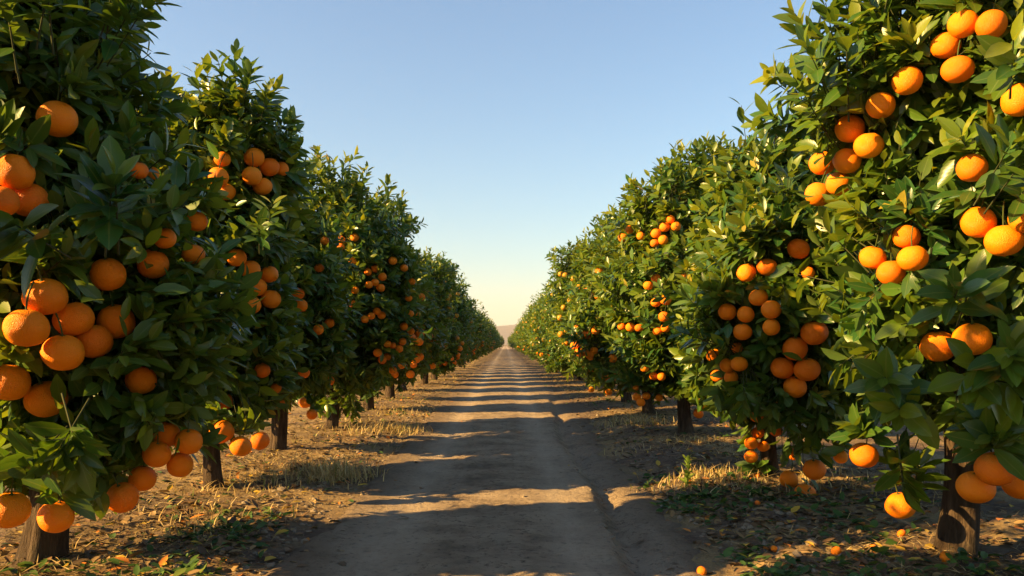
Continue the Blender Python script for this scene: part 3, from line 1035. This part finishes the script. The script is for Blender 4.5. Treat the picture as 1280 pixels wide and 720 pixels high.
# tall sprays and big leaf rosettes that the photo shows plainly: (u, v, depth, direction, length)
SPRAY = [
    ((L_, 0), 125, 268, 2.55, (.25, -.6, .8), .15, 1.2), ((L_, 0), 65, 305, 2.55, (-.2, -.8, .5), .15, 1.2), ((L_, 0), 70, 30, 2.8, (.2, -.4, 1), .28, 1.2), ((L_, 0), 20, 60, 2.8, (.0, -.5, 1), .28, 1.2),
    ((L_, 0), 145, 45, 3.2, (.5, -.2, .8), .26), ((L_, 0), 128, 28, 3.2, (.4, -.2, 1), .30), ((L_, 0), 100, 540, 2.75, (.2, -.6, -.5), .16, 1.15), ((L_, 0), 60, 570, 2.7, (-.2, -.7, -.5), .15, 1.15),
    ((L_, 1), 285, 130, 5.3, (.0, -.2, 1), .36), ((L_, 1), 310, 135, 5.3, (.15, -.2, 1), .30), ((L_, 1), 265, 140, 5.3, (-.2, -.2, 1), .30), ((L_, 1), 318, 158, 5.3, (.5, -.2, .8), .26),
    ((L_, 1), 335, 180, 5.3, (.8, -.2, .6), .2), ((L_, 1), 340, 208, 5.3, (.9, -.3, .1), .16), ((L_, 1), 210, 150, 5.0, (-.2, -.3, 1), .26), ((L_, 1), 185, 155, 5.0, (-.2, -.3, 1), .24),
    ((L_, 1), 270, 350, 4.7, (.3, -.8, .6), .26), ((L_, 1), 250, 360, 4.7, (-.1, -.8, .6), .24), ((L_, 1), 330, 300, 4.9, (.3, -.8, .6), .22), ((L_, 1), 235, 500, 4.4, (.2, -.6, -.3), .2),
    ((L_, 3), 420, 245, 9.0, (.0, -.2, 1), .42), ((L_, 3), 450, 250, 9.0, (.2, -.2, 1), .36), ((L_, 3), 475, 262, 9.0, (.4, -.2, 1), .34), ((L_, 3), 395, 255, 9.0, (-.2, -.2, 1), .34), ((L_, 3), 488, 290, 9.0, (.8, -.2, .6), .26),
    ((R_, 0), 1030, 85, 3.7, (-.6, -.1, .8), .28), ((R_, 0), 1045, 75, 3.6, (-.4, -.2, 1), .28), ((R_, 0), 1075, 60, 3.6, (-.25, -.2, 1), .28), ((R_, 0), 1105, 45, 3.5, (-.2, -.2, 1), .26), ((R_, 0), 1150, 20, 3.4, (0, -.3, 1), .26, 1.3),
    ((R_, 0), 1015, 125, 3.8, (-.8, -.1, .6), .26), ((R_, 0), 1000, 165, 3.9, (-.9, -.1, .3), .22), ((R_, 0), 1035, 150, 3.6, (-.6, -.5, .6), .26), ((R_, 0), 1055, 115, 3.4, (-.5, -.5, .8), .26),
    ((R_, 0), 1245, 238, 2.75, (-.2, -.8, .5), .16, 1.2), ((R_, 0), 1272, 95, 2.75, (-.2, -.8, .4), .18, 1.2), ((R_, 0), 1190, 385, 2.75, (-.1, -.9, .4), .14, 1.2), ((R_, 0), 1225, 478, 2.8, (.0, -.9, .1), .16, 1.15),
    ((R_, 0), 1262, 470, 2.68, (-.3, -.9, .3), .16, 1.2), ((R_, 0), 1135, 585, 3.3, (-.1, -.5, -.9), .12), ((R_, 0), 1235, 545, 2.9, (.2, -.7, -.3), .12, 1.3),
    ((R_, 0), 1130, 500, 3.0, (-.4, -.8, .1), .22, 1.2),
    ((R_, 1), 975, 275, 4.9, (-.2, -.5, .9), .32), ((R_, 1), 950, 290, 5.1, (-.5, -.4, .8), .32), ((R_, 1), 930, 310, 5.3, (-.7, -.3, .6), .28), ((R_, 1), 915, 340, 5.4, (-.8, -.2, .4), .26),
    ((R_, 1), 905, 400, 5.5, (-.8, -.3, .3), .24), ((R_, 1), 950, 245, 5.6, (-.3, -.3, 1), .32),
    ((R_, 2), 870, 225, 8.4, (-.1, -.2, 1), .40), ((R_, 2), 895, 218, 8.4, (.1, -.2, 1), .40), ((R_, 2), 840, 245, 8.4, (-.3, -.2, 1), .36), ((R_, 2), 805, 258, 8.4, (-.5, -.2, .9), .32),
    ((R_, 2), 785, 285, 8.4, (-.8, -.2, .5), .28), ((R_, 2), 920, 212, 8.4, (.2, -.2, 1), .38),
]
for key, u, v, y, d, ln, *bs in SPRAY:
    x, yy = side_trees[key[0]][key[1]]['xy']
    p = at(u, v, y) - np.array([x, yy, 0])
    for q in range(2):
        SPRIG.setdefault(key, []).append((*(p + np.array([rs.uniform(-.05, .05), rs.uniform(-.05, .05), rs.uniform(-.04, .04)])), *(np.array(d) + np.array([rs.uniform(-.25, .25) for _ in range(3)])), ln * rs.uniform(.8, 1.1), bs[0] if bs else 1.05))

TREE_LABEL = {
    ('left', 0): 'nearest tall orange tree of the left row, big dark glossy leaves, thick dark trunk',
    ('left', 1): 'second orange tree of the left row with peaked sunlit top and slim brown trunk',
    ('left', 2): 'third orange tree of the left row, lower than the peaked trees on either side',
    ('left', 3): 'fourth left-row orange tree with broad pointed crown dotted with many oranges',
    ('right', 0): 'nearest orange tree of the right row, sunlit pale leaves above, thick bare trunk',
    ('right', 1): 'second orange tree of the right row, narrow dark crown behind the nearest tree',
    ('right', 2): 'third orange tree of the right row, tall sunlit crown with bunches of small oranges',
}
GEN_CROWN = {}
GEN_TRUNK = [trunk_mesh(0.085, 0.85, 60 + i, 12, 9)[0] for i in range(3)]


def gen_crown(var, lod):
    if (var, lod) not in GEN_CROWN:
        if lod == 1:
            GEN_CROWN[(var, lod)] = make_crown('crown', VAR[var], 1500, 'M', 0.13, 200 + var, sprout=0.15, lumpy=1.5)[0]
        else:
            GEN_CROWN[(var, lod)] = make_crown('crown', VAR[var], 640, 'L', 0.18, 300 + var, per=(6, 10), twigs=False, sprout=0.16, lumpy=1.5)[0]
    return GEN_CROWN[(var, lod)]


rt = random.Random(3)


def build_tree(side, i, t, label, group):
    x, y = t['xy']
    root = empty('orange_tree', (x, y, float(H(x, y))), label, 'tree', group)
    z0 = root.location.z
    if t['unique']:
        near = i < 2
        me, top = trunk_mesh(t['r'], 0.72, 20 + i + (50 if side == 'right' else 0), 26, 22)
        obj('trunk', me, root)
        for k, c in enumerate(t['lobes'][:4]):
            b = np.array(c[:3]) + np.array([0, 0, -.1])
            if b[2] < 1.1:
                b = np.array([c[0] + (0.38 if k % 2 else -.38), c[1] - .3, 1.05])
            obj('branch', branch_mesh((0, 0, 0.62), b, t['r'] * .62, k + i), root)
        lob = [(a, b, c - z0, *r) for a, b, c, *r in t['lobes']]
        clr = [(c - np.array([0, 0, z0]), d, r, e) for c, d, r, e in CLEAR.get((side, i), [])]
        spr = [(a, b, c - z0, *q) for a, b, c, *q in SPRIG.get((side, i), [])]
        me, n = make_crown('crown', lob, 2600 if near else 1900, 'H' if near else 'M', 0.121 if near else 0.122, 100 + i + (50 if side == 'right' else 0), clr, spr, sprout=0.025)
        print('crown', side, i, n)
        obj('crown', me, root)
    else:
        tr = obj('trunk', GEN_TRUNK[rt.randrange(3)], root)
        tr.rotation_euler.z = rt.uniform(0, 6.28)
        c = obj('crown', gen_crown(t['var'], 1 if y < 22 else 2), root)
        c.rotation_euler.z = t['rz']
        c.scale = (t['sc'],) * 3
        c.location.z = -z0
    return root


for s, i, t in ALL:
    if (s, i) in TREE_LABEL:
        lab = TREE_LABEL[(s, i)]
    elif i < 12:
        lab = f'{ORD[i]} orange tree down the {s} row, counted from the nearest thick trunk'
    else:
        lab = f'small distant orange tree merging into the far end of the {s} row'
    build_tree(s, i, t, lab, f'orange trees of the {s} row')

# the tree before the nearest one on each side (it shades the front of the track), and the tree closing the end of the track
for s, xy, v in (('left', (-2.3, 1.62), 1), ('right', (2.75, 1.2), 3)):
    build_tree(s, 99, dict(xy=xy, r=.09, var=v, unique=False, rz=0.1, sc=.95), f'orange tree just outside the view before the nearest {s} tree', f'orange trees of the {s} row')
for k, (x, y) in enumerate(((-1.2, 163), (1.4, 166))):
    build_tree('end', 99, dict(xy=(x, y), r=.09, var=k, unique=False, rz=.4, sc=1.0), 'small bushy tree closing the far end of the dirt track', 'trees at the end of the track')
# the next rows of the orchard, seen between and under the near crowns
for s, x0, y0, y1, st in (('left', -13.5, 9, 74, 3.1), ('right', 7.4, 7, 40, 2.9)):
    y = y0
    while y < y1:
        build_tree(s, 99, dict(xy=(x0 + rt.uniform(-.2, .2), y), r=.09, var=rt.randrange(5), unique=False, rz=rt.uniform(0, 6), sc=rt.uniform(.95, 1.1)),
                   f'orange tree in the next row beyond the {s} row, glimpsed between trunks', f'orange trees of the next row beyond the {s} row')
        y += st + rt.uniform(-.2, .2)

# ------------------------------------------------------------------ ground cover
rg = np.random.default_rng(21)


def scatter_leaves(name, pts, ln, cols, kind, matl, tilt=0.25, wd=(.36, .5), lift=.006, curl=(-.05, .25)):
    n = len(pts)
    a = rg.uniform(0, 2 * PI, n)
    d = norm(np.stack([np.cos(a), np.sin(a), rg.normal(0, tilt, n)], -1))
    up = norm(np.stack([rg.normal(0, tilt, n), rg.normal(0, tilt, n), np.ones(n)], -1))
    o = np.stack([pts[:, 0], pts[:, 1], H(pts[:, 0], pts[:, 1]) + lift + rg.uniform(0, .012, n)], -1)
    V, F_, C, UV = leaves_mesh(o, d, up, ln, rg.uniform(*wd, n), rg.uniform(*curl, n), rg.uniform(.1, .5, n), cols, kind)
    return mesh_np(name, V, F_, matl, None, C, UV)


def pick(n, palette, jitter=.2):
    P = np.array([c for c, w in palette])
    w = np.array([w for c, w in palette], float)
    c = P[rg.choice(len(P), n, p=w / w.sum())]
    return c * rg.uniform(1 - jitter, 1 + jitter, (n, 1))


def row_points(n, spread_=.55, ymin=2.2, ymax=26, side=None):
    y = ymin * (ymax / ymin) ** rg.random(n)
    s = np.where(rg.random(n) < .5, -1, 1) if side is None else np.full(n, side)
    x = s * (1.95 + rg.normal(0, spread_, n))
    return np.stack([x, y], -1)


# dry, yellow and green fallen leaves
P = row_points(11000, .66)
P = P[np.abs(P[:, 0]) > 1.0 - .9 * rg.random(len(P)) ** 5]
n = 900
Q = np.stack([1.05 + np.abs(rg.normal(0, .75, n)), rg.uniform(2.9, 5.6, n)], -1)
Q2 = np.stack([-1.2 - np.abs(rg.normal(0, .6, n // 2)), rg.uniform(2.9, 4.8, n // 2)], -1)
P = np.concatenate([P, Q, Q2])
cols = pick(len(P), [((.16, .095, .045), 4), ((.26, .17, .075), 3), ((.045, .09, .02), 1.6), ((.46, .30, .04), .9), ((.50, .18, .03), .6), ((.09, .06, .035), 3)])
o = obj('leaf_litter', scatter_leaves('leaf_litter', P, rg.uniform(.035, .085, len(P)), cols, 'M', M_LITTER))
tag(o, 'fallen brown, yellow and green leaves lying under both tree rows', 'leaf litter', None, 'stuff')
# straw lying flat
P = row_points(52000, .60, 2.2, 40)
P = P[np.abs(P[:, 0]) > 1.05 + .3 * rg.random(len(P))]
pn = fbm(P[:, 0] * .9, P[:, 1] * .9, 0, 61, 3)
P = P[pn + rg.normal(0, .12, len(P)) > -.08]
cols = pick(len(P), [((.48, .36, .17), 3), ((.36, .25, .11), 3), ((.58, .46, .24), 1.5), ((.20, .135, .07), 1.5)])
o = obj('straw', scatter_leaves('straw', P, rg.uniform(.03, .10, len(P)), cols, 'L', M_DRY, .30, (.035, .07), .006))
tag(o, 'dry golden straw strewn over the soil beside the track', 'straw', None, 'stuff')


def blades(name, roots, h, cols, matl, lean=.45, w=.004):
    n = len(roots)
    a = rg.uniform(0, 2 * PI, n)
    z = H(roots[:, 0], roots[:, 1])
    dirx, diry = np.cos(a), np.sin(a)
    k = rg.uniform(.1, lean, n)
    V = np.zeros((n, 7, 3))
    for s, (t, ww) in enumerate(((0, 1), (.4, .85), (.75, .5))):
        cx = roots[:, 0] + dirx * k * h * t ** 1.8
        cy = roots[:, 1] + diry * k * h * t ** 1.8
        cz = z - .01 + h * t * (1 - .25 * k * t)
        V[:, 2 * s] = np.stack([cx - diry * w * ww, cy + dirx * w * ww, cz], -1)
        V[:, 2 * s + 1] = np.stack([cx + diry * w * ww, cy - dirx * w * ww, cz], -1)
    V[:, 6] = np.stack([roots[:, 0] + dirx * k * h, roots[:, 1] + diry * k * h, z - .01 + h * (1 - .25 * k)], -1)
    q = np.array([[0, 1, 3, 2], [2, 3, 5, 4]])
    t3 = np.array([[4, 5, 6]])
    b = (np.arange(n) * 7)[:, None, None]
    return mesh_np(name, V.reshape(-1, 3), [(q[None] + b).reshape(-1, 4), (t3[None] + b).reshape(-1, 3)], matl, None, np.repeat(cols, 7, 0), None)


# standing dry grass in tufts along both verges
roots, hts = [], []


def tuft(x, y, n, rad, h):
    p = np.stack([x + rg.normal(0, rad, n), y + rg.normal(0, rad, n)], -1)
    roots.append(p)
    hts.append(h * rg.uniform(.45, 1.15, n))


for (x, y, n, rad, h) in ((-1.20, 5.95, 260, .13, .17), (-1.42, 6.15, 200, .16, .15), (-1.30, 5.75, 120, .12, .12), (-1.15, 9.0, 160, .14, .16), (-1.35, 9.2, 160, .2, .15), (-1.55, 8.7, 120, .2, .15),
                          (-1.75, 5.6, 150, .2, .10), (1.42, 5.75, 160, .16, .12), (1.25, 5.6, 90, .14, .10), (1.6, 5.5, 180, .25, .10), (2.3, 5.4, 200, .3, .10), (1.75, 9.6, 120, .2, .16), (1.45, 9.8, 90, .2, .15)):
    tuft(x, y, n, rad, h)
for k in range(420):
    s = -1 if k % 2 else 1
    y = 3.6 * (60 / 3.6) ** rg.random()
    x = s * (1.75 + rg.normal(0, .38))
    if abs(x) < 1.12:
        continue
    if fbm(x * .8, y * .8, 0, 71, 3) < -.02:
        continue
    tuft(x, y, int(rg.integers(8, 26)), rg.uniform(.05, .14), rg.uniform(.04, .10))
roots = np.concatenate(roots); hts = np.concatenate(hts)
cols = pick(len(roots), [((.50, .37, .16), 4), ((.40, .28, .11), 3), ((.60, .48, .24), 2), ((.22, .24, .06), .8)])
o = obj('dry_grass', blades('dry_grass', roots, hts, cols, M_DRY, 1.5))
tag(o, 'standing tufts of dry golden grass along both verges of the track', 'grass', None, 'stuff')

# small green weeds creeping over the soil, mostly in the right foreground
pts, cc = [], []
for k in range(330):
    if k < 210:
        x, y = 1.0 + abs(rg.normal(0, .55)), rg.uniform(3.2, 6.2)
    elif k < 290:
        x, y = -1.25 - abs(rg.normal(0, .45)), rg.uniform(3.2, 4.6)
    else:
        x, y = rg.choice([-1, 1]) * rg.uniform(1.3, 2.4), rg.uniform(6, 14)
    if fbm(x * 1.6, y * 1.6, 0, 81, 3) < -.05:
        continue
    m = int(rg.integers(4, 9))
    pts.append(np.stack([x + rg.normal(0, .03, m), y + rg.normal(0, .03, m)], -1))
pts = np.concatenate(pts)
cols = pick(len(pts), [((.045, .10, .02), 4), ((.08, .15, .025), 2), ((.14, .19, .03), 1)])
o = obj('weeds', scatter_leaves('weeds', pts, rg.uniform(.03, .075, len(pts)), cols, 'M', M_WEED, .45, (.4, .6), .012))
tag(o, 'low green weeds creeping over the dark soil near the front trunks', 'weeds', None, 'stuff')

# clods and pebbles
def stones(name, P, sz):
    VV, TT, k = [], [], 0
    ph = (1 + 5 ** .5) / 2
    ico = norm(np.array([[-1, ph, 0], [1, ph, 0], [-1, -ph, 0], [1, -ph, 0], [0, -1, ph], [0, 1, ph], [0, -1, -ph], [0, 1, -ph], [ph, 0, -1], [ph, 0, 1], [-ph, 0, -1], [-ph, 0, 1]]))
    tf = np.array([[0, 11, 5], [0, 5, 1], [0, 1, 7], [0, 7, 10], [0, 10, 11], [1, 5, 9], [5, 11, 4], [11, 10, 2], [10, 7, 6], [7, 1, 8], [3, 9, 4], [3, 4, 2], [3, 2, 6], [3, 6, 8], [3, 8, 9], [4, 9, 5], [2, 4, 11], [6, 2, 10], [8, 6, 7], [9, 8, 1]])
    for (x, y), s in zip(P, sz):
        v = ico * (1 + rg.normal(0, .16, (12, 1))) * s * np.array([rg.uniform(.8, 1.3), rg.uniform(.8, 1.3), rg.uniform(.45, .8)])
        VV.append(v + np.array([x, y, float(H(x, y)) + s * .2])); TT.append(tf + k); k += 12
    return mesh_np(name, np.concatenate(VV), [np.concatenate(TT)], M_STONE, smooth=False)


n = 9000
y = 2.6 * (14 / 2.6) ** rg.random(n)
x = rg.uniform(-1.6, 1.7, n)
w = (np.abs(x - rut_x(y) - .05) < .16) | (np.abs(x) > 1.0) | (rg.random(n) < .22) | ((np.abs(y - 5.6) < .5) & (rg.random(n) < .5))
P = np.stack([x[w], y[w]], -1)
o = obj('soil_clods', stones('soil_clods', P, np.where(rg.random(len(P)) < .09, rg.uniform(.010, .022, len(P)), rg.gamma(1.6, .0032, len(P)) + .003)))
tag(o, 'crumbs and small clods of dry soil along the rut and track', 'clods', None, 'stuff')

# one upright yellow-green weed at the right verge, a plant of its own
def upright_weed(u, v, y, h, label):
    p = at(u, v, y)
    x = p[0]
    z = float(H(x, y))
    root = empty('weed_plant', (x, y, z), label, 'plant')
    t = np.linspace(0, 1, 8)
    pts = np.stack([.02 * np.sin(t * 3), .01 * t, t * h], -1)
    V, Fq = tube_path(pts, .004 * (1 - .6 * t), 6, 2)
    obj('stem', mesh_np('stem', V, [Fq], M_STALK), root)
    n = 46
    tt = rg.uniform(.08, 1, n)
    o = np.stack([np.interp(tt, t, pts[:, 0]), np.interp(tt, t, pts[:, 1]), tt * h], -1)
    a = rg.uniform(0, 6.28, n)
    d = norm(np.stack([np.cos(a), np.sin(a), .5 + .9 * tt], -1))
    up = np.tile([[0, 0, 1.0]], (n, 1)) + rg.normal(0, .3, (n, 3))
    V, F_, C, UV = leaves_mesh(o, d, up, rg.uniform(.04, .085, n) * (1.15 - .5 * tt), rg.uniform(.35, .5, n), rg.uniform(0, .2, n), rg.uniform(.1, .4, n), pick(n, [((.15, .24, .03), 2), ((.24, .30, .04), 1)]), 'M')
    obj('foliage', mesh_np('foliage', V, F_, M_WEED, None, C, UV), root)


upright_weed(857, 612, 5.5, .20, 'bright yellow-green upright weed standing alone at the right verge of the track')

# windfall fruit
FALL_LABEL = ['small fallen orange beside the rut, farthest from the right trunk', None]
falls = [(1045, 694, .052, 'small fallen orange lying in weeds left of the nearest right trunk, larger of two there'), (1091, 691, .036, 'tiny round fallen fruit just right of the larger windfall in the weeds'),
         (1182, 712, .056, 'fallen orange at the foot of the nearest right trunk'), (1127, 678, .044, 'flattened fallen orange on bare soil between windfalls and right trunk'),
         (1077, 714, .040, 'fallen orange nearest the viewer among weeds and leaves'), (968, 687, .036, 'fallen orange on soil between the track and the weeds'),
         (947, 631, .036, 'lone fallen orange below the second right tree'), (877, 699, .045, 'fallen orange at the right edge of the dirt track'), (862, 604, .040, 'lone windfall beside the bright upright weed')]
for u, v, d, lab in falls:
    y = CAM_Z * F / (v - CV) * .97
    x = (u - CU) / F * y
    o = obj('fallen_orange', ORANGES[ro.randrange(4)])
    o.scale = (d / 2, d / 2, d / 2 * .85)
    o.location = (x, y, float(H(x, y)) + d * .40)
    o.rotation_euler = (ro.uniform(-1.2, 1.2), ro.uniform(-1.2, 1.2), ro.uniform(0, 6))
    tag(o, lab, 'orange', 'windfall oranges on the ground')

# ------------------------------------------------------------------ far hills
hx = np.linspace(-1800, 1800, 140)
hy = np.linspace(1500, 2900, 40)


def hill_z(x, y):
    prof = np.sin(np.clip((y - 1500) / 1400, 0, 1) * PI) ** .8
    return -3 + prof * (52 + 34 * fbm(x / 260.0 + 3.4, y / 500.0, 0, 91, 5) * 1.6 + 6 * fbm(x / 40.0, y / 40.0, 0, 95, 3)) 


V, Q = grid(hx, hy, hill_z)
o = obj('hills', mesh_np('hills', V, [Q], plain('hill_scrub', (.17, .135, .10), .95, .02, .35)))
tag(o, 'low brown hills beyond the far end of the orchard', None, None, 'structure')

# ------------------------------------------------------------------ evening air
def haze_box(x0, x1, y0, y1, z0, z1, dens):
    V = np.array([[x, y, z] for z in (z0, z1) for y in (y0, y1) for x in (x0, x1)], float)
    q = np.array([[0, 2, 3, 1], [4, 5, 7, 6], [0, 1, 5, 4], [2, 6, 7, 3], [0, 4, 6, 2], [1, 3, 7, 5]])
    m, nt, out = mat('haze')
    v = nt.nodes.new('ShaderNodeVolumePrincipled')
    v.inputs['Color'].default_value = (.95, .95, .95, 1)
    v.inputs['Density'].default_value = dens
    v.inputs['Anisotropy'].default_value = 0.2
    nt.links.new(v.outputs[0], out.inputs['Volume'])
    o = obj('haze', mesh_np('haze', V, [q], m, smooth=False))
    tag(o, 'thin pale evening haze over the orchard and the far hills', None, None, 'stuff')


haze_box(-3600, 3600, -300, 3700, -30, 140, 0.00022)

# ------------------------------------------------------------------ light, sky, camera
to_sun = np.array([-math.cos(R(SUN_AZ)) * math.cos(R(SUN_EL)), -math.sin(R(SUN_AZ)) * math.cos(R(SUN_EL)), math.sin(R(SUN_EL))])
sun = bpy.data.lights.new('sun', 'SUN')
sun.energy = 5.0
sun.angle = R(0.5)
sun.color = (1.0, 0.63, 0.22)
so = bpy.data.objects.new('sun', sun)
link(so)
from mathutils import Vector
so.rotation_euler = Vector(to_sun).to_track_quat('Z', 'Y').to_euler()
so.location = (-20, -3, 12)

w = bpy.data.worlds.new('World')
SC.world = w
w.use_nodes = True
nt = w.node_tree
bg = nt.nodes['Background']
sky = nt.nodes.new('ShaderNodeTexSky')
sky.sky_type = 'NISHITA'
sky.sun_disc = False
sky.sun_elevation = R(SUN_EL)
# rotation 0 puts the sun on +Y, and it turns clockwise seen from above
sky.sun_rotation = math.atan2(to_sun[0], to_sun[1])
sky.altitude = 100
sky.air_density = 1.5
sky.dust_density = 0.2
sky.ozone_density = 4.5
nt.links.new(sky.outputs[0], bg.inputs['Color'])
bg.inputs['Strength'].default_value = 0.056

cam = bpy.data.cameras.new('camera')
cam.sensor_width = 36
cam.lens = 36 * F / 1280
cam.shift_x = (640 - CU) / 1280
cam.shift_y = (CV - 360) / 1280
cam.clip_start = 0.05
cam.clip_end = 8000
co = bpy.data.objects.new('camera', cam)
link(co)
co.location = (0, 0, CAM_Z)
co.rotation_euler = (PI / 2, 0, 0)
SC.camera = co

SC.view_settings.view_transform = 'Standard'
SC.view_settings.look = 'None'
SC.view_settings.exposure = 1.86
SC.view_settings.gamma = 1.0
SC.view_settings.use_curve_mapping = False
SC.render.engine = 'CYCLES'
SC.cycles.use_denoising = True
SC.cycles.max_bounces = 7
SC.cycles.diffuse_bounces = 3
SC.cycles.glossy_bounces = 2
SC.cycles.transmission_bounces = 4
SC.cycles.transparent_max_bounces = 4
